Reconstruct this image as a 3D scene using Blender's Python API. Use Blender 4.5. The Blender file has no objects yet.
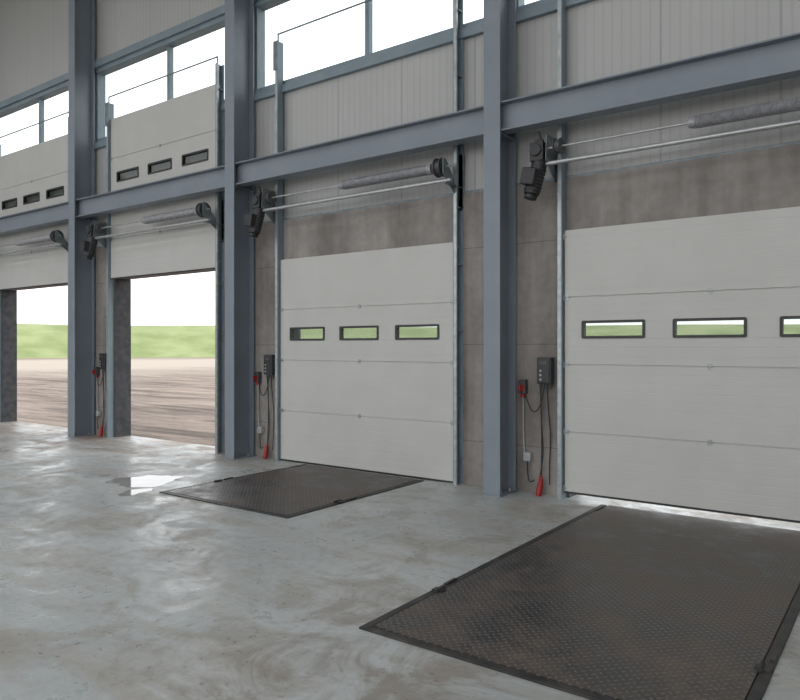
import bpy, bmesh, math, random
from mathutils import Vector, Matrix
random.seed(4)
S = bpy.context.scene
try:
    S.view_settings.view_transform = 'Standard'
    S.view_settings.look = 'None'
except Exception:
    pass
COL = S.collection

# ------------------------------------------------------------------ materials
def nodes(m):
    m.use_nodes = True
    nt = m.node_tree
    return nt, nt.nodes, nt.links

def mat(name, c1, c2=None, rough=0.5, metal=0.0, scale=3.0, detail=6, bump=0.0, bscale=None, rough2=None, lo=0.35, hi=0.65, stretch=None):
    m = bpy.data.materials.new(name)
    nt, N, L = nodes(m)
    b = N['Principled BSDF']
    b.inputs['Base Color'].default_value = (*c1, 1)
    b.inputs['Roughness'].default_value = rough
    b.inputs['Metallic'].default_value = metal
    tc = N.new('ShaderNodeTexCoord')
    vec = tc.outputs['Object']
    if stretch:
        mp = N.new('ShaderNodeMapping'); mp.inputs['Scale'].default_value = stretch
        L.new(vec, mp.inputs['Vector']); vec = mp.outputs['Vector']
    if c2:
        n = N.new('ShaderNodeTexNoise'); n.inputs['Scale'].default_value = scale; n.inputs['Detail'].default_value = detail
        L.new(vec, n.inputs['Vector'])
        r = N.new('ShaderNodeValToRGB')
        r.color_ramp.elements[0].position = lo; r.color_ramp.elements[0].color = (*c1, 1)
        r.color_ramp.elements[1].position = hi; r.color_ramp.elements[1].color = (*c2, 1)
        L.new(n.outputs['Fac'], r.inputs['Fac']); L.new(r.outputs['Color'], b.inputs['Base Color'])
        if rough2 is not None:
            mr = N.new('ShaderNodeMapRange'); mr.inputs[1].default_value = lo; mr.inputs[2].default_value = hi
            mr.inputs[3].default_value = rough; mr.inputs[4].default_value = rough2
            L.new(n.outputs['Fac'], mr.inputs[0]); L.new(mr.outputs[0], b.inputs['Roughness'])
    if bump:
        n2 = N.new('ShaderNodeTexNoise'); n2.inputs['Scale'].default_value = bscale or scale * 6; n2.inputs['Detail'].default_value = 5
        L.new(vec, n2.inputs['Vector'])
        bp = N.new('ShaderNodeBump'); bp.inputs['Strength'].default_value = bump; bp.inputs['Distance'].default_value = 0.02
        L.new(n2.outputs['Fac'], bp.inputs['Height']); L.new(bp.outputs['Normal'], b.inputs['Normal'])
    return m

def M(N, L, op, a, b=None, c=None, clamp=False):
    n = N.new('ShaderNodeMath'); n.operation = op; n.use_clamp = clamp
    for i, v in enumerate((a, b, c)):
        if v is None: continue
        if isinstance(v, (int, float)): n.inputs[i].default_value = v
        else: L.new(v, n.inputs[i])
    return n.outputs[0]

def mixc(N, L, fac, a, b):
    n = N.new('ShaderNodeMix'); n.data_type = 'RGBA'
    for sock, v in ((n.inputs['Factor'], fac), (n.inputs[6], a), (n.inputs[7], b)):
        if isinstance(v, (int, float)): sock.default_value = v
        elif isinstance(v, tuple): sock.default_value = (*v, 1)
        else: L.new(v, sock)
    return n.outputs[2]

STEEL = mat('painted_steel_bluegrey', (0.205, 0.237, 0.278), (0.23, 0.262, 0.302), 0.42, 0.0, 2.0)
STEEL_L = mat('painted_frame_bluegrey', (0.20, 0.26, 0.30), (0.24, 0.30, 0.34), 0.45, 0.0, 2.0)
GALV = mat('galvanised_steel', (0.30, 0.33, 0.34), (0.42, 0.45, 0.46), 0.38, 0.6, 14)
DGALV = mat('dark_bracket_steel', (0.16, 0.19, 0.21), (0.24, 0.27, 0.28), 0.45, 0.3, 10)
SPRING = mat('spring_steel', (0.28, 0.28, 0.30), (0.40, 0.40, 0.42), 0.4, 0.3, 20)
TUBE = mat('zinc_tube', (0.42, 0.43, 0.44), (0.52, 0.52, 0.52), 0.3, 0.6, 12)
BLACK = mat('black_plastic', (0.012, 0.012, 0.014), (0.03, 0.03, 0.033), 0.4, 0.0, 30)
DGREY = mat('dark_grey_plastic', (0.05, 0.052, 0.056), (0.08, 0.08, 0.085), 0.45, 0.0, 20)
LGREY = mat('light_grey_plastic', (0.4, 0.41, 0.41), (0.5, 0.5, 0.5), 0.5, 0.0, 20)
RED = mat('red_plastic', (0.42, 0.02, 0.015), (0.32, 0.02, 0.015), 0.4, 0.0, 20)
JAMB = mat('dock_jamb_rubber', (0.045, 0.047, 0.052), (0.085, 0.085, 0.09), 0.75, 0, 9, bump=0.3)
CEIL = mat('ceiling_sheet', (0.55, 0.55, 0.54), (0.6, 0.6, 0.59), 0.6, 0, 1)
WALLS = mat('wall_sheet', (0.5, 0.5, 0.49), (0.56, 0.56, 0.55), 0.6, 0, 1)

def concrete_wall():
    m = mat('precast_concrete', (0.20, 0.18, 0.166), (0.32, 0.295, 0.275), 0.8, 0, 0.9, 9, bump=0.12, bscale=30, stretch=(1.6, 1, 0.7), lo=0.36, hi=0.62)
    nt, N, L = nodes(m); b = N['Principled BSDF']
    tc = N.new('ShaderNodeTexCoord')
    n = N.new('ShaderNodeTexNoise'); n.inputs['Scale'].default_value = 7; n.inputs['Detail'].default_value = 8; n.inputs['Roughness'].default_value = 0.65
    L.new(tc.outputs['Object'], n.inputs['Vector'])
    f = M(N, L, 'MULTIPLY_ADD', n.outputs['Fac'], 0.7, 0.65)
    mp = N.new('ShaderNodeMapping'); mp.inputs['Scale'].default_value = (9, 1, 0.5); L.new(tc.outputs['Object'], mp.inputs[0])
    n4 = N.new('ShaderNodeTexNoise'); n4.inputs['Scale'].default_value = 1.0; n4.inputs['Detail'].default_value = 5; L.new(mp.outputs[0], n4.inputs['Vector'])
    f = M(N, L, 'MULTIPLY', f, M(N, L, 'MULTIPLY_ADD', n4.outputs['Fac'], 0.5, 0.75))
    sp = N.new('ShaderNodeSeparateXYZ'); L.new(tc.outputs['Object'], sp.inputs[0])
    j = M(N, L, 'LESS_THAN', M(N, L, 'MODULO', M(N, L, 'ADD', sp.outputs[2], 10.0), 1.17), 0.012)
    f = M(N, L, 'MULTIPLY', f, M(N, L, 'SUBTRACT', 1.0, M(N, L, 'MULTIPLY', j, 0.3)))
    src = b.inputs['Base Color'].links[0].from_socket
    v = N.new('ShaderNodeVectorMath'); v.operation = 'SCALE'
    L.new(src, v.inputs[0]); L.new(f, v.inputs['Scale']); L.new(v.outputs[0], b.inputs['Base Color'])
    return m
CONC = concrete_wall()

def panel_mat():
    m = bpy.data.materials.new('sandwich_panel'); nt, N, L = nodes(m); b = N['Principled BSDF']
    b.inputs['Roughness'].default_value = 0.42
    tc = N.new('ShaderNodeTexCoord'); sp = N.new('ShaderNodeSeparateXYZ'); L.new(tc.outputs['Object'], sp.inputs[0])
    x = M(N, L, 'ADD', sp.outputs[0], 100.0)
    micro = M(N, L, 'PINGPONG', x, 0.05)
    micro = M(N, L, 'MULTIPLY', micro, 20.0)
    micro = M(N, L, 'GREATER_THAN', micro, 0.22)
    j = M(N, L, 'MODULO', x, 1.1)
    j = M(N, L, 'LESS_THAN', j, 0.018)
    h = M(N, L, 'SUBTRACT', M(N, L, 'MULTIPLY', micro, 0.12), M(N, L, 'MULTIPLY', j, 0.5))
    bp = N.new('ShaderNodeBump'); bp.inputs['Strength'].default_value = 0.7; bp.inputs['Distance'].default_value = 0.012
    L.new(h, bp.inputs['Height']); L.new(bp.outputs['Normal'], b.inputs['Normal'])
    n = N.new('ShaderNodeTexNoise'); n.inputs['Scale'].default_value = 0.8; L.new(tc.outputs['Object'], n.inputs['Vector'])
    c = mixc(N, L, n.outputs['Fac'], (0.44, 0.442, 0.43), (0.51, 0.512, 0.50))
    c = mixc(N, L, M(N, L, 'MULTIPLY', j, 0.3), c, (0.15, 0.15, 0.15))
    c = mixc(N, L, M(N, L, 'MULTIPLY', M(N, L, 'SUBTRACT', 1.0, micro), 0.14), c, (0.2, 0.2, 0.2))
    L.new(c, b.inputs['Base Color'])
    return m
PANEL = panel_mat()
LEAF = mat('door_leaf_offwhite', (0.52, 0.515, 0.49), (0.55, 0.545, 0.52), 0.42, 0, 2.0, bump=0.02, bscale=160)

def floor_mat():
    m = bpy.data.materials.new('power_floated_concrete'); nt, N, L = nodes(m); b = N['Principled BSDF']
    tc = N.new('ShaderNodeTexCoord'); O = tc.outputs['Object']
    def noise(s, d=6, r=0.55, dist=0.0, vec=None):
        n = N.new('ShaderNodeTexNoise'); n.inputs['Scale'].default_value = s; n.inputs['Detail'].default_value = d
        n.inputs['Roughness'].default_value = r; n.inputs['Distortion'].default_value = dist
        L.new(vec or O, n.inputs['Vector']); return n.outputs['Fac']
    def rng(v, a, c, o1=0.0, o2=1.0):
        r = N.new('ShaderNodeMapRange'); L.new(v, r.inputs[0])
        for i, q in enumerate((a, c, o1, o2)): r.inputs[i+1].default_value = q
        return r.outputs[0]
    mp = N.new('ShaderNodeMapping'); mp.inputs['Scale'].default_value = (0.35, 1.4, 1); mp.inputs['Rotation'].default_value = (0, 0, 0.25); L.new(O, mp.inputs[0])
    big = noise(0.45, 7, 0.6, 0.4); mid = noise(1.7, 9, 0.7, 0.8); fine = noise(9, 7, 0.65); sp = noise(17, 5, 0.65); streak = noise(1.6, 9, 0.7, 0.6, mp.outputs[0])
    c = mixc(N, L, rng(big, 0.38, 0.62), (0.43, 0.45, 0.445), (0.54, 0.555, 0.545))
    c = mixc(N, L, rng(streak, 0.48, 0.64, 0, 0.65), c, (0.38, 0.34, 0.29))
    c = mixc(N, L, rng(mid, 0.52, 0.64, 0, 0.5), c, (0.34, 0.295, 0.245))
    c = mixc(N, L, rng(fine, 0.50, 0.75, 0, 0.35), c, (0.26, 0.235, 0.20))
    spots = M(N, L, 'MULTIPLY', rng(sp, 0.61, 0.65), rng(mid, 0.46, 0.56))
    c = mixc(N, L, M(N, L, 'MULTIPLY', spots, 0.7), c, (0.17, 0.105, 0.065))
    spc = N.new('ShaderNodeSeparateXYZ'); L.new(O, spc.inputs[0])
    # mud carried in through the open doors and over the near leveller
    mx = rng(spc.outputs[0], -7.5, -9.0); my = rng(spc.outputs[1], -2.6, -0.6)
    c = mixc(N, L, M(N, L, 'MULTIPLY', M(N, L, 'MULTIPLY', mx, my), rng(streak, 0.40, 0.56, 0.05, 0.8)), c, (0.25, 0.185, 0.14))
    near = M(N, L, 'MULTIPLY', rng(spc.outputs[0], -3.6, -2.6), rng(mid, 0.44, 0.58, 0.0, 0.6))
    c = mixc(N, L, near, c, (0.24, 0.20, 0.165))
    L.new(c, b.inputs['Base Color'])
    r = rng(mid, 0.38, 0.58, 0.24, 0.55)
    r = M(N, L, 'ADD', r, rng(fine, 0.4, 0.7, -0.02, 0.14))
    L.new(r, b.inputs['Roughness'])
    bp = N.new('ShaderNodeBump'); bp.inputs['Strength'].default_value = 0.35; bp.inputs['Distance'].default_value = 0.01
    L.new(M(N, L, 'ADD', fine, M(N, L, 'MULTIPLY', mid, 1.5)), bp.inputs['Height']); L.new(bp.outputs['Normal'], b.inputs['Normal'])
    return m
FLOOR = floor_mat()

def plate_mat(name, c1, c2, chi, hi=0.66):
    m = bpy.data.materials.new(name); nt, N, L = nodes(m); b = N['Principled BSDF']
    tc = N.new('ShaderNodeTexCoord'); O = tc.outputs['Object']
    mp = N.new('ShaderNodeMapping'); mp.inputs['Rotation'].default_value = (0, 0, math.radians(45)); mp.inputs['Location'].default_value = (50, 50, 0)
    L.new(O, mp.inputs['Vector'])
    sp = N.new('ShaderNodeSeparateXYZ'); L.new(mp.outputs[0], sp.inputs[0])
    s = 0.040
    u = M(N, L, 'DIVIDE', sp.outputs[0], s); v = M(N, L, 'DIVIDE', sp.outputs[1], s)
    fu = M(N, L, 'SUBTRACT', M(N, L, 'FRACT', u), 0.5); fv = M(N, L, 'SUBTRACT', M(N, L, 'FRACT', v), 0.5)
    par = M(N, L, 'MODULO', M(N, L, 'ADD', M(N, L, 'FLOOR', u), M(N, L, 'FLOOR', v)), 2.0)
    def ell(a, c):
        q = M(N, L, 'ADD', M(N, L, 'POWER', M(N, L, 'DIVIDE', M(N, L, 'ABSOLUTE', a), 0.46), 2.0), M(N, L, 'POWER', M(N, L, 'DIVIDE', M(N, L, 'ABSOLUTE', c), 0.17), 2.0))
        return M(N, L, 'SUBTRACT', 1.0, q, clamp=True)
    e1 = ell(fu, fv); e2 = ell(fv, fu)
    h = M(N, L, 'ADD', M(N, L, 'MULTIPLY', e1, par), M(N, L, 'MULTIPLY', e2, M(N, L, 'SUBTRACT', 1.0, par)))
    n = N.new('ShaderNodeTexNoise'); n.inputs['Scale'].default_value = 1.8; n.inputs['Detail'].default_value = 10; n.inputs['Roughness'].default_value = 0.76
    L.new(O, n.inputs['Vector'])
    r = N.new('ShaderNodeValToRGB'); r.color_ramp.elements[0].position = 0.42; r.color_ramp.elements[0].color = (*c1, 1)
    r.color_ramp.elements[1].position = hi; r.color_ramp.elements[1].color = (*c2, 1)
    L.new(n.outputs['Fac'], r.inputs['Fac'])
    c = mixc(N, L, M(N, L, 'MULTIPLY', h, 0.75), r.outputs['Color'], chi)
    L.new(c, b.inputs['Base Color'])
    b.inputs['Metallic'].default_value = 0.3
    mr = N.new('ShaderNodeMapRange'); L.new(n.outputs['Fac'], mr.inputs[0])
    for i, q in enumerate((0.38, 0.66, 0.28, 0.65)): mr.inputs[i+1].default_value = q
    L.new(mr.outputs[0], b.inputs['Roughness'])
    bp = N.new('ShaderNodeBump'); bp.inputs['Strength'].default_value = 1.0; bp.inputs['Distance'].default_value = 0.006
    L.new(h, bp.inputs['Height']); L.new(bp.outputs['Normal'], b.inputs['Normal'])
    return m
PLATE = plate_mat('tear_plate_steel', (0.052, 0.049, 0.048), (0.18, 0.138, 0.11), (0.25, 0.24, 0.235))
FRAME_D = mat('leveller_frame_steel', (0.035, 0.035, 0.037), (0.08, 0.072, 0.065), 0.5, 0.4, 6)

def ground_mat():
    m = bpy.data.materials.new('muddy_ground'); nt, N, L = nodes(m); b = N['Principled BSDF']
    tc = N.new('ShaderNodeTexCoord'); O = tc.outputs['Object']
    def tracks(rot, sx, sc, dist):
        mp = N.new('ShaderNodeMapping'); mp.inputs['Scale'].default_value = (sx, 1.0, 1); mp.inputs['Rotation'].default_value = (0, 0, rot); L.new(O, mp.inputs[0])
        n = N.new('ShaderNodeTexNoise'); n.inputs['Scale'].default_value = sc; n.inputs['Detail'].default_value = 12; n.inputs['Roughness'].default_value = 0.78
        n.inputs['Distortion'].default_value = dist
        L.new(mp.outputs[0], n.inputs['Vector']); return n.outputs['Fac']
    a = tracks(-0.5, 0.2, 0.7, 0.5); a2 = tracks(-0.1, 0.07, 0.45, 0.2)
    f = M(N, L, 'ADD', M(N, L, 'MULTIPLY', a, 0.6), M(N, L, 'MULTIPLY', a2, 0.4))
    r = N.new('ShaderNodeValToRGB'); e = r.color_ramp.elements
    e[0].position = 0.43; e[0].color = (0.105, 0.075, 0.056, 1); e[1].position = 0.56; e[1].color = (0.36, 0.275, 0.22, 1)
    L.new(f, r.inputs['Fac'])
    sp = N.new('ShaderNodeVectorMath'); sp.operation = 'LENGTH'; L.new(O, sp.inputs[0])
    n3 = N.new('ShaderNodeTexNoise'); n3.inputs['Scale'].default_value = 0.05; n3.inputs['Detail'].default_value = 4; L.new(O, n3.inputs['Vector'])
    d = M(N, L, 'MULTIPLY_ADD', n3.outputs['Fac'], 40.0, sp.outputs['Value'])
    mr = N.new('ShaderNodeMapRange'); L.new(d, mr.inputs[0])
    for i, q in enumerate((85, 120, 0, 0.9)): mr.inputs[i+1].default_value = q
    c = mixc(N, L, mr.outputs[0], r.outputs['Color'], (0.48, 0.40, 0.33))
    mr2 = N.new('ShaderNodeMapRange'); L.new(d, mr2.inputs[0])
    for i, q in enumerate((175, 200, 0, 0.8)): mr2.inputs[i+1].default_value = q
    c = mixc(N, L, mr2.outputs[0], c, (0.21, 0.16, 0.10))
    L.new(c, b.inputs['Base Color']); b.inputs['Roughness'].default_value = 0.7
    b.inputs['Specular IOR Level'].default_value = 0.3
    bp = N.new('ShaderNodeBump'); bp.inputs['Strength'].default_value = 1.0; bp.inputs['Distance'].default_value = 0.3
    L.new(f, bp.inputs['Height']); L.new(bp.outputs['Normal'], b.inputs['Normal'])
    return m
GROUND = ground_mat()
GRASS = mat('grass', (0.22, 0.27, 0.10), (0.33, 0.37, 0.17), 0.9, 0, 0.12, 8, bump=0.2, bscale=2.5, stretch=(1, 1, 3), lo=0.35, hi=0.65)

def glass_mat(name, tint):
    m = bpy.data.materials.new(name); nt, N, L = nodes(m)
    N.remove(N['Principled BSDF']); out = N['Material Output']
    t = N.new('ShaderNodeBsdfTransparent'); t.inputs[0].default_value = (*tint, 1)
    g = N.new('ShaderNodeBsdfGlossy'); g.inputs['Roughness'].default_value = 0.03
    f = N.new('ShaderNodeLayerWeight'); f.inputs[0].default_value = 0.5
    fac = M(N, L, 'MULTIPLY_ADD', M(N, L, 'POWER', f.outputs['Facing'], 5.0), 0.5, 0.03)
    mx = N.new('ShaderNodeMixShader'); L.new(fac, mx.inputs[0]); L.new(t.outputs[0], mx.inputs[1]); L.new(g.outputs[0], mx.inputs[2])
    L.new(mx.outputs[0], out.inputs[0]); return m
GLASS = glass_mat('window_glass', (0.95, 0.97, 0.965))
ACRYL = glass_mat('acrylic_pane', (0.72, 0.75, 0.73))
WATER = mat('wet_concrete', (0.40, 0.39, 0.37), (0.46, 0.45, 0.43), 0.06, 0, 2)
WATER.node_tree.nodes['Principled BSDF'].inputs['IOR'].default_value = 1.7

# ------------------------------------------------------------------ mesh builder
class B:
    def __init__(s): s.bm = bmesh.new()
    def box(s, x0, x1, y0, y1, z0, z1, rot=None, pivot=None):
        r = bmesh.ops.create_cube(s.bm, size=1.0)
        for v in r['verts']:
            v.co = Vector(((x0+x1)/2 + v.co.x*(x1-x0), (y0+y1)/2 + v.co.y*(y1-y0), (z0+z1)/2 + v.co.z*(z1-z0)))
        if rot: 
            bmesh.ops.rotate(s.bm, verts=r['verts'], cent=pivot or ((x0+x1)/2, (y0+y1)/2, (z0+z1)/2), matrix=rot)
        return s
    def cyl(s, p, q, r, seg=20, r2=None):
        p, q = Vector(p), Vector(q); d = q-p
        R = d.to_track_quat('Z', 'Y').to_matrix().to_4x4()
        bmesh.ops.create_cone(s.bm, cap_ends=True, segments=seg, radius1=r, radius2=r if r2 is None else r2, depth=d.length,
                              matrix=Matrix.Translation((p+q)/2) @ R)
        return s
    def prism(s, pts, axis, a, b):
        def P(u, v, w): return {'x': (w, u, v), 'y': (u, w, v), 'z': (u, v, w)}[axis]
        A = [s.bm.verts.new(P(u, v, a)) for u, v in pts]; C = [s.bm.verts.new(P(u, v, b)) for u, v in pts]
        s.bm.faces.new(A); s.bm.faces.new(C[::-1]); n = len(pts)
        for i in range(n): s.bm.faces.new((A[i], C[i], C[(i+1) % n], A[(i+1) % n]))
        return s
    def lathe_x(s, prof, y, z, seg=20):
        rings = []
        for x, r in prof:
            rings.append([s.bm.verts.new((x, y+r*math.cos(2*math.pi*k/seg), z+r*math.sin(2*math.pi*k/seg))) for k in range(seg)])
        for a, b in zip(rings, rings[1:]):
            for k in range(seg): s.bm.faces.new((a[k], a[(k+1) % seg], b[(k+1) % seg], b[k]))
        s.bm.faces.new(rings[0]); s.bm.faces.new(rings[-1][::-1])
        return s
    def ring(s, cx, cz, w, h, t, y0, y1, rad=0.03, seg=5):
        def rr(w, h, rad):
            o = []
            for qx, qz, a0 in ((1, 1, 0), (-1, 1, 90), (-1, -1, 180), (1, -1, 270)):
                for k in range(seg+1):
                    a = math.radians(a0+90*k/seg)
                    o.append((cx+qx*(w/2-rad)+rad*math.cos(a), cz+qz*(h/2-rad)+rad*math.sin(a)))
            return o
        O = rr(w, h, rad); I = rr(w-2*t, h-2*t, max(rad-t*0.5, 0.006)); n = len(O)
        V = [[s.bm.verts.new((x, y, z)) for x, z in P] for P, y in ((O, y0), (I, y0), (I, y1), (O, y1))]
        for a in range(4):
            A, C = V[a], V[(a+1) % 4]
            for k in range(n): s.bm.faces.new((A[k], A[(k+1) % n], C[(k+1) % n], C[k]))
        return s
    def obj(s, name, m, parent=None, loc=(0, 0, 0), bevel=0.0, smooth=False):
        bmesh.ops.recalc_face_normals(s.bm, faces=s.bm.faces)
        me = bpy.data.meshes.new(name); s.bm.to_mesh(me); s.bm.free()
        me.materials.append(m)
        if smooth:
            for p in me.polygons: p.use_smooth = True
        o = bpy.data.objects.new(name, me); COL.objects.link(o); o.location = loc
        if parent: o.parent = parent
        if bevel:
            md = o.modifiers.new('bevel', 'BEVEL'); md.width = bevel; md.segments = 2; md.limit_method = 'ANGLE'; md.angle_limit = math.radians(50)
        if smooth:
            md = o.modifiers.new('es', 'EDGE_SPLIT'); md.split_angle = math.radians(40)
        return o

def empty(name, loc=(0, 0, 0)):
    e = bpy.data.objects.new(name, None); e.empty_display_size = 0.2; e.location = loc; COL.objects.link(e); return e

def tube(name, pts, r, m, parent=None):
    cu = bpy.data.curves.new(name, 'CURVE'); cu.dimensions = '3D'; cu.bevel_depth = r; cu.bevel_resolution = 3; cu.use_fill_caps = True
    sp = cu.splines.new('NURBS'); sp.points.add(len(pts)-1)
    for p, c in zip(sp.points, pts): p.co = (*c, 1)
    sp.use_endpoint_u = True; sp.order_u = 3; sp.resolution_u = 8
    cu.materials.append(m)
    o = bpy.data.objects.new(name, cu); COL.objects.link(o)
    if parent: o.parent = parent
    return o

# ------------------------------------------------------------------ layout
PER = 4.43
DOORS = [(-3.095 - PER*i) for i in range(-1, 6)]      # left edges; i=-1 is off to the right
COLS = [(-3.81 - PER*i) for i in range(-2, 6)]
DW = 3.0
XL, XR = -30.5, 8.6
HT = 9.8

# wall: precast concrete plinth
b = B()
edges = sorted(DOORS)
OH = 2.97
x = XL
for d in edges:
    b.box(x, d+0.0, 0, 0.32, -1.2, 3.55); x = d + DW
b.box(x, XR, 0, 0.32, -1.2, 3.55)
for d in edges:
    b.box(d, d+DW, 0, 0.32, OH-0.02, 3.55)
    b.box(d, d+DW, 0.02, 0.32, -1.2, -0.02)
wall = empty('wall_dock')
b.obj('concrete_plinth', CONC, wall)
b = B()
b.box(XL, XR, 0.035, 0.25, 3.552, 5.55); b.box(XL, XR, 0.035, 0.25, 7.0, HT)
b.obj('sandwich_panels', PANEL, wall)
b = B()
b.box(XL, XR, 0.0, 0.035, 3.551, 3.58)
b.obj('plinth_capping', DGALV, wall)
b = B()
for d in edges:
    b.box(d-0.001, d+0.02, 0.002, 0.33, 0.0, OH-0.022); b.box(d+DW-0.02, d+DW+0.001, 0.002, 0.33, 0.0, OH-0.022)
b.obj('dock_jamb_linings', JAMB, wall)

# ribbon windows, one per bay
cs = sorted(COLS)
for i, (a, c) in enumerate(zip(cs, cs[1:])):
    w = empty('window_%d' % (i+1), ((a+c)/2, 0.12, 5.55))
    hw = (c-a)/2
    b = B()
    b.box(-hw, hw, -0.10, 0.08, 0, 0.09).box(-hw, hw, -0.10, 0.08, 1.36, 1.45)
    b.box(-hw, -hw+0.10, -0.085, 0.08, 0.09, 1.36).box(hw-0.10, hw, -0.085, 0.08, 0.09, 1.36)
    b.box(-0.035, 0.035, -0.03, 0.06, 0.09, 1.36)
    b.obj('frame', STEEL_L, w, bevel=0.004)
    B().box(-hw+0.08, hw-0.08, 0.02, 0.026, 0.07, 1.38).obj('glass', GLASS, w)
b = B()
b.box(XL, XR, -0.03, 0.034, 5.45, 5.56).box(XL, XR, -0.03, 0.034, 6.99, 7.12)
b.obj('trim_window_band', STEEL_L)

# floor etc
B().box(XL, XR, -24, 0.33, -0.25, 0.0).obj('floor', FLOOR)
b = B()
ys = [-24, -20, -17, -13, -10, -6.5, -5.0, 0.5]  # open slots between the unseen ceiling strips are added to let sky light in
for k in range(0, 8, 2): b.box(XL, XR, ys[k], ys[k+1], HT, HT+0.2)
b.obj('ceiling', CEIL)
B().box(XL-0.25, XL, -24, 0.33, 0, HT).obj('wall_left', WALLS)
B().box(XR, XR+0.25, -24, 0.33, 0, HT).obj('wall_right', WALLS)

# ------------------------------------------------------------------ steel frame
def column(x):
    c = empty('steel_column', (x, 0, 0))
    b = B()
    y0, y1, w = -0.43, -0.03, 0.105
    b.box(-w, w, y0, y0+0.02, 0.02, HT).box(-w, w, y1-0.02, y1, 0.02, HT).box(-0.008, 0.008, y0+0.02, y1-0.02, 0.02, HT)
    b.obj('i_section', STEEL, c, bevel=0.003)
    b = B()
    for z in (4.07, 4.44):
        b.box(-w+0.005, w-0.005, y0+0.02, y1-0.02, z-0.006, z+0.006)
    b.obj('stiffeners', STEEL, c)
    B().box(-0.11, 0.11, -0.44, -0.01, 0, 0.02).obj('base_plate', STEEL, c)
    b = B()
    for sx in (-1, 1):
        for yy in (-0.34, -0.12): b.cyl((sx*0.065, yy, 0.02), (sx*0.065, yy, 0.05), 0.018, 6)
    b.obj('anchor_bolts', GALV, c)
for x in COLS: column(x)
for a, c in zip(cs, cs[1:]):
    o = empty('steel_beam', ((a+c)/2, -0.315, 4.09)); h = (c-a)/2 - 0.010
    b = B()
    b.box(-h, h, -0.09, 0.09, 0, 0.018).box(-h, h, -0.09, 0.09, 0.312, 0.33).box(-h, h, -0.006, 0.006, 0.018, 0.312)
    b.obj('i_section', STEEL, o, bevel=0.003)
    b = B()
    for sx in (-1, 1): 
        b.box(sx*h-0.006, sx*h+0.006, -0.085, 0.085, 0.02, 0.31)
    b.obj('end_plates', STEEL, o)

# ------------------------------------------------------------------ dock doors
WIN = (0.535, 1.49, 2.445)
FY, BY = -0.07, -0.028        # leaf front / back planes
ZS = 0.987
W0, W1 = 1.815, 1.961
def leaf_bm(zb):
    zs = [(zb, FY)]
    for k in range(1, 32):
        z = k*0.09375
        if k % 8 == 0:
            zs += [(z-0.008, FY), (z-0.004, FY+0.012), (z+0.004, FY+0.012), (z+0.008, FY)]
        else:
            zs += [(z-0.005, FY), (z-0.001, FY+0.0011), (z+0.001, FY+0.0011), (z+0.005, FY)]
    zs += [(2.998, FY), (W0, FY), (W1, FY)]
    zs.sort()
    xs = [0.0]
    for c in WIN: xs += [c-0.32, c+0.32]
    xs.append(DW)
    bm = bmesh.new()
    F = [[bm.verts.new((x, y, z)) for x in xs] for z, y in zs]
    K = [[bm.verts.new((x, BY, z)) for x in xs] for z, y in zs]
    for i in range(len(zs)-1):
        for j in range(len(xs)-1):
            if j % 2 == 1 and zs[i][0] >= W0-0.001 and zs[i+1][0] <= W1+0.001: continue
            bm.faces.new((F[i][j], F[i][j+1], F[i+1][j+1], F[i+1][j]))
            bm.faces.new((K[i][j], K[i+1][j], K[i+1][j+1], K[i][j+1]))
    n = len(xs)-1
    for i in range(len(zs)-1):
        bm.faces.new((F[i][0], F[i+1][0], K[i+1][0], K[i][0])); bm.faces.new((F[i][n], K[i][n], K[i+1][n], F[i+1][n]))
    m = len(zs)-1
    for j in range(n):
        bm.faces.new((F[0][j], K[0][j], K[0][j+1], F[0][j+1])); bm.faces.new((F[m][j], F[m][j+1], K[m][j+1], K[m][j]))
    return bm

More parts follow.
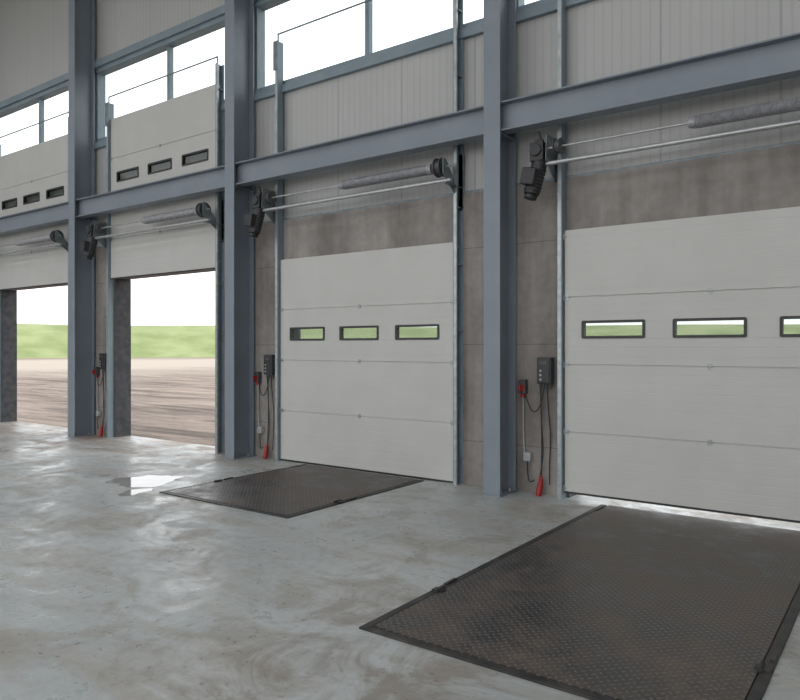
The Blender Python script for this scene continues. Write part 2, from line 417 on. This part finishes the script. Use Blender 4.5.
def door(x0, lift, gap=0.0):
    d = empty('sectional_dock_door', (x0, 0, 0))
    lf = B(); lf.bm.free(); lf.bm = leaf_bm(0.03+gap)
    lo = (0, 0, lift)
    P = []
    P.append(lf.obj('leaf', LEAF, d, lo))
    b = B()
    for c in WIN: b.ring(c, 1.888, 0.68, 0.196, 0.028, FY-0.01, BY+0.01, 0.018)
    P.append(b.obj('window_frames', BLACK, d, lo, smooth=True))
    b = B()
    for c in WIN: b.box(c-0.318, c+0.318, -0.052, -0.047, W0-0.01, W1+0.005)
    P.append(b.obj('window_panes', ACRYL, d, lo))
    B().box(0.0, DW, FY+0.004, BY-0.004, gap, gap+0.032).obj('bottom_seal', BLACK, d, (0, 0, lift+0.004))
    b = B()
    for z in (0.75, 1.5, 2.25):
        for x in (0.03, DW/2, DW-0.03):
            b.box(x-0.02, x+0.02, FY-0.006, FY, z-0.03, z+0.03); b.cyl((x-0.022, FY-0.008, z), (x+0.022, FY-0.008, z), 0.006, 10)
    for z in (0.12, 0.75, 1.5, 2.25, 2.93):
        for sx in (0, 1):
            xx = -0.05 if sx == 0 else DW
            b.box(xx, xx+0.05, FY-0.015, FY, z-0.035, z+0.035)
            b.cyl((xx+0.025-0.04, FY, z), (xx+0.025+0.04, FY, z), 0.012, 10)
    P.append(b.obj('hinges', GALV, d, lo))
    for o in P: o.scale = (1, 1, ZS)
    b = B()
    for x, s in ((-0.012, -1), (DW+0.012, 1)):
        b.box(min(x, x+s*0.012), max(x, x+s*0.012), -0.12, 0, 0, 6.18)
        b.box(min(x, x+s*0.075), max(x, x+s*0.075), -0.008, 0.0, 0, 6.18)
    b.obj('tracks', STEEL_L, d, bevel=0.002)
    b = B()
    for x, s in ((-0.024, -1), (DW+0.024, 1)):
        b.box(min(x, x+s*0.04), max(x, x+s*0.04), -0.120, -0.112, 0, 6.18)
        b.box(min(x+s*0.036, x+s*0.04), max(x+s*0.036, x+s*0.04), -0.112, -0.09, 0, 6.18)
        for z in (0.35, 1.1, 1.9, 2.7, 3.4, 4.2, 5.0, 5.8):
            b.box(min(x, x+s*0.06), max(x, x+s*0.06), -0.10, -0.008, z-0.03, z-0.024)
    b.obj('track_channels', GALV, d)
    b = B()
    b.cyl((-0.03, -0.09, 6.18), (-0.03, -0.09, 6.30), 0.012, 10).cyl((DW+0.03, -0.09, 6.18), (DW+0.03, -0.09, 6.30), 0.012, 10)
    b.cyl((-0.03, -0.09, 6.29), (DW+0.03, -0.09, 6.29), 0.012, 10)
    b.box(-0.09, 0.0, -0.135, -0.125, 5.75, 6.18)
    b.obj('top_tie_bar', DGALV, d)
    # shaft, spring, tube
    y, z = -0.30, 3.83
    b = B(); b.cyl((-0.20, y, z), (DW+0.10, y, z), 0.0127, 14); b.obj('torsion_shaft', TUBE, d, smooth=True)
    b = B(); b.cyl((-0.16, y, z-0.165), (DW+0.10, y, z-0.165), 0.024, 16); b.obj('support_tube', TUBE, d, smooth=True)
    b = B(); b.cyl((-0.05, y+0.08, z-0.13), (DW+0.05, y+0.08, z-0.13), 0.008, 10); b.obj('cable_rod', GALV, d, smooth=True)
    prof = [(1.36, 0.03), (1.36, 0.050), (1.41, 0.060)]
    x = 1.42
    while x < 2.76:
        prof += [(x, 0.057), (x+0.009, 0.065)]; x += 0.018
    prof += [(2.765, 0.06), (2.77, 0.066), (2.84, 0.066), (2.84, 0.03)]
    b = B(); b.lathe_x(prof, y, z, 18); b.obj('torsion_spring', SPRING, d)
    b = B()
    b.lathe_x([(2.90, 0.04), (2.90, 0.115), (2.915, 0.115), (2.92, 0.095), (2.975, 0.09), (2.98, 0.115), (2.995, 0.115), (2.995, 0.04)], y, z, 28)
    b.lathe_x([(-0.01, 0.03), (-0.01, 0.09), (0.0, 0.09), (0.005, 0.075), (0.05, 0.075), (0.055, 0.09), (0.065, 0.09), (0.065, 0.03)], y, z, 24)
    b.obj('cable_drums', DGREY, d, smooth=True)
    b = B()
    xx = DW+0.03
    b.prism([(0.0, 3.45), (0.0, 3.60), (-0.34, 3.92), (-0.38, 3.92), (-0.38, 3.74), (-0.34, 3.70)], 'x', xx, xx+0.008)
    b.box(xx, xx+0.07, -0.008, 0.0, 3.35, 4.03)
    b.box(xx, xx+0.045, -0.38, -0.005, 3.62, 3.628)
    b.prism([(0.0, 3.5), (0.0, 3.98), (-0.34, 3.98), (-0.36, 3.70), (-0.12, 3.5)], 'x', -0.10, -0.092)
    b.obj('bearing_brackets', DGALV, d)
    # motor: gearbox on the shaft, motor body hanging obliquely
    b = B()
    b.box(-0.275, -0.115, y-0.09, y+0.085, z-0.14, z+0.07)
    b.cyl((-0.20, y-0.11, z-0.02), (-0.20, y+0.0, z-0.02), 0.07, 20)
    A0, A1 = Vector((-0.185, y, z-0.12)), Vector((-0.27, y-0.05, z-0.49))
    b.cyl(A0, A1, 0.085, 20)
    b.cyl(A1, A1+(A1-A0).normalized()*0.05, 0.07, 20)
    b.box(-0.33, -0.17, y-0.19, y-0.08, z-0.40, z-0.22, Matrix.Rotation(math.radians(12), 3, 'Y'))
    b.box(-0.20, -0.175, y-0.015, y+0.015, z+0.06, z+0.21, Matrix.Rotation(math.radians(-14), 3, 'Y'))
    b.box(-0.24, -0.15, y-0.03, y+0.03, z+0.06, z+0.11)
    b.obj('drive_motor', BLACK, d, bevel=0.012)
    b = B()
    for k in range(7):
        p = A0.lerp(A1, 0.25+k*0.1); b.cyl(p, p+(A1-A0).normalized()*0.008, 0.095, 20)
    b.obj('motor_fins', DGREY, d)
    return d

for i, x0 in zip(range(-1, 6), DOORS):
    door(x0, 2.92 if i in (2, 3, 4) else 0.0, 0.06 if i == 0 else 0.0)

# ------------------------------------------------------------------ electrical sets
def electrics(x0):
    EY = -0.004
    c = empty('door_control_box', (x0-0.235, EY, 1.41))
    b = B(); b.box(-0.085, 0.085, -0.105, -0.0, -0.15, 0.15); b.obj('housing', DGREY, c, bevel=0.012)
    b = B(); b.box(-0.075, 0.075, -0.115, -0.103, -0.135, 0.135); b.obj('cover', BLACK, c, bevel=0.006)
    b = B(); b.box(-0.04, 0.04, -0.118, -0.114, 0.07, 0.11); b.obj('display', DGREY, c)
    b = B()
    for k, z in enumerate((0.0, -0.05, -0.10)): b.cyl((-0.03, -0.114, z), (-0.03, -0.124, z), 0.012, 14)
    b.obj('push_buttons', LGREY, c)
    b = B()
    for k in (-0.06, -0.02, 0.02, 0.06): b.cyl((k, -0.055, -0.15), (k, -0.055, -0.20), 0.013, 10)
    b.obj('cable_glands', DGREY, c)
    tube('supply_cable', [(0.02, -0.055, -0.2), (0.03, -0.03, -0.5), (0.05, -0.02, -0.75), (0.03, -0.02, -1.1), (0.05, -0.05, -1.28)], 0.007, BLACK, c)
    tube('sensor_cable', [(-0.06, -0.055, -0.2), (-0.06, -0.03, -0.6), (-0.03, -0.03, -0.95), (-0.08, -0.03, -1.2), (-0.10, -0.03, -1.38)], 0.006, BLACK, c)
    tube('loop_cable', [(-0.02, -0.055, -0.2), (-0.03, -0.08, -0.38), (-0.13, -0.09, -0.5), (-0.22, -0.06, -0.36), (-0.25, -0.05, -0.28)], 0.006, BLACK, c)
    s = empty('isolator_switch', (x0-0.52, EY, 1.22))
    b = B(); b.box(-0.045, 0.045, -0.075, 0.0, -0.08, 0.08); b.obj('housing', DGREY, s, bevel=0.008)
    b = B(); b.box(-0.033, 0.033, -0.08, -0.073, -0.05, 0.02); b.cyl((0, -0.078, -0.01), (0, -0.10, -0.01), 0.025, 18); b.box(-0.009, 0.009, -0.125, -0.095, -0.045, 0.025)
    b.obj('red_handle', RED, s)
    b = B(); b.cyl((0, -0.04, -0.08), (0, -0.04, -0.12), 0.026, 16)
    b.obj('red_plug', RED, s, bevel=0.004)
    tube('conduit', [(0.0, -0.03, -0.11), (0.0, -0.03, -0.5), (0.01, -0.03, -0.75), (0.04, -0.03, -0.8)], 0.008, LGREY, s)
    j = empty('junction_box', (x0-0.46, EY, 0.42))
    b = B(); b.box(-0.045, 0.045, -0.07, 0.0, -0.05, 0.05); b.obj('housing', LGREY, j, bevel=0.01)
    tube('lead', [(0, -0.05, -0.05), (0.0, -0.05, -0.2), (0.05, -0.08, -0.3), (0.10, -0.09, -0.25)], 0.007, BLACK, j)
    p = empty('red_power_plug', (x0-0.30, -0.10, 0.02))
    b = B()
    b.cyl((0.0, 0, -0.02), (0.015, 0.02, 0.11), 0.034, 18).cyl((0.015, 0.02, 0.11), (0.02, 0.025, 0.17), 0.026, 18).cyl((0.02, 0.025, 0.17), (0.022, 0.03, 0.21), 0.014, 12)
    b.obj('plug_body', RED, p, bevel=0.004)
    tube('plug_cable', [(0.022, 0.03, 0.21), (0.02, 0.05, 0.5), (0.0, 0.07, 0.9), (0.0, 0.06, 1.2)], 0.007, BLACK, p)
for x0 in DOORS: electrics(x0)

# ------------------------------------------------------------------ dock levellers
def leveller(xa, xb, ya, yb, pm=PLATE, fm=FRAME_D):
    o = empty('dock_leveller', ((xa+xb)/2, (ya+yb)/2, 0)); w = (xb-xa)/2; l = (yb-ya)/2
    b = B()
    b.box(-w-0.055, -w, -l-0.055, l, 0.0, 0.012).box(w, w+0.055, -l-0.055, l, 0.0, 0.012).box(-w, w, -l-0.055, -l, 0.0, 0.012)
    b.obj('pit_frame', fm, o, bevel=0.002)
    B().box(-w+0.008, w-0.008, -l+0.008, l-0.36, 0.0, 0.014).obj('deck_plate', pm, o)
    B().box(-w+0.03, w-0.03, l-0.352, l, 0.0, 0.012).obj('lip_plate', pm, o)
    B().box(-w+0.001, w-0.001, -l+0.001, l, 0.0, 0.003).obj('pit_gap', BLACK, o)
    b = B()
    for sx in (-1, 1):
        yy = -l+0.75
        b.box(sx*(w+0.01)-0.04, sx*(w+0.01)+0.04, yy-0.03, yy+0.03, 0.012, 0.022)
        b.cyl((sx*(w+0.0), yy-0.05, 0.022), (sx*(w+0.0), yy+0.05, 0.022), 0.012, 12)
        b.box(sx*(w+0.035)-0.012, sx*(w+0.035)+0.012, yy+0.12, yy+0.26, 0.012, 0.024)
    b.obj('hinge_knuckles', fm, o)
leveller(-2.60, -0.63, -4.12, -0.14)
leveller(-6.93, -4.98, -2.46, -0.14)

# puddles
def puddle(cx, cy, rx, ry, seed):
    rnd = random.Random(seed); bm = bmesh.new(); ph = [rnd.uniform(0, 6.28) for _ in range(5)]
    vs = []
    for k in range(72):
        a = 2*math.pi*k/72
        r = 1+0.18*math.sin(2*a+ph[0])+0.13*math.sin(3*a+ph[1])+0.08*math.sin(5*a+ph[2])+0.06*math.sin(9*a+ph[3])
        vs.append(bm.verts.new((rx*r*math.cos(a), ry*r*math.sin(a), 0.002)))
    bm.faces.new(vs)
    q = B(); q.bm.free(); q.bm = bm
    q.obj('puddle', WATER, None, (cx, cy, 0))
puddle(-7.75, -2.18, 0.34, 0.46, 3)
puddle(-7.25, -2.65, 0.14, 0.2, 5)

# ------------------------------------------------------------------ outdoors
bm = bmesh.new(); R = 320
vs = [bm.verts.new((R*math.cos(2*math.pi*k/64), R*math.sin(2*math.pi*k/64), -1.1)) for k in range(64)]
bm.faces.new(vs); q = B(); q.bm.free(); q.bm = bm; q.obj('ground', GROUND)
bm = bmesh.new(); rings = []
for r, z in ((194, -1.15), (198, 0.2), (206, 3.6), (213, 7.0), (217, 8.1), (224, 8.4), (240, 8.3)):
    rings.append([bm.verts.new(((r+1.5*math.sin(k*0.9))*math.cos(math.radians(-20+k*2)), (r+1.5*math.sin(k*0.9))*math.sin(math.radians(-20+k*2)), z + (0.2*math.sin(k*0.45+r) if z > 1 else 0))) for k in range(111)])
for a, c in zip(rings, rings[1:]):
    for k in range(110): bm.faces.new((a[k], a[k+1], c[k+1], c[k]))
q = B(); q.bm.free(); q.bm = bm; q.obj('grass_embankment', GRASS, smooth=True)

# ------------------------------------------------------------------ world
w = bpy.data.worlds.new('overcast_sky'); S.world = w; w.use_nodes = True
N, L = w.node_tree.nodes, w.node_tree.links
bg = N['Background']
tc = N.new('ShaderNodeTexCoord'); sp = N.new('ShaderNodeSeparateXYZ'); L.new(tc.outputs['Generated'], sp.inputs[0])
r = N.new('ShaderNodeValToRGB'); r.color_ramp.elements[0].position = 0.0; r.color_ramp.elements[0].color = (0.98, 0.99, 1.0, 1)
r.color_ramp.elements[1].position = 0.7; r.color_ramp.elements[1].color = (0.92, 0.96, 1.0, 1)
L.new(sp.outputs[2], r.inputs[0]); L.new(r.outputs[0], bg.inputs[0]); bg.inputs[1].default_value = 2.05

# ------------------------------------------------------------------ camera
cam = bpy.data.cameras.new('camera'); co = bpy.data.objects.new('camera', cam); COL.objects.link(co)
cam.sensor_width = 36; cam.lens = 702/800*36; cam.shift_y = -3/800
co.location = (0, -7.4, 1.675); co.rotation_euler = (math.radians(90), 0, math.radians(36.1))
S.camera = co
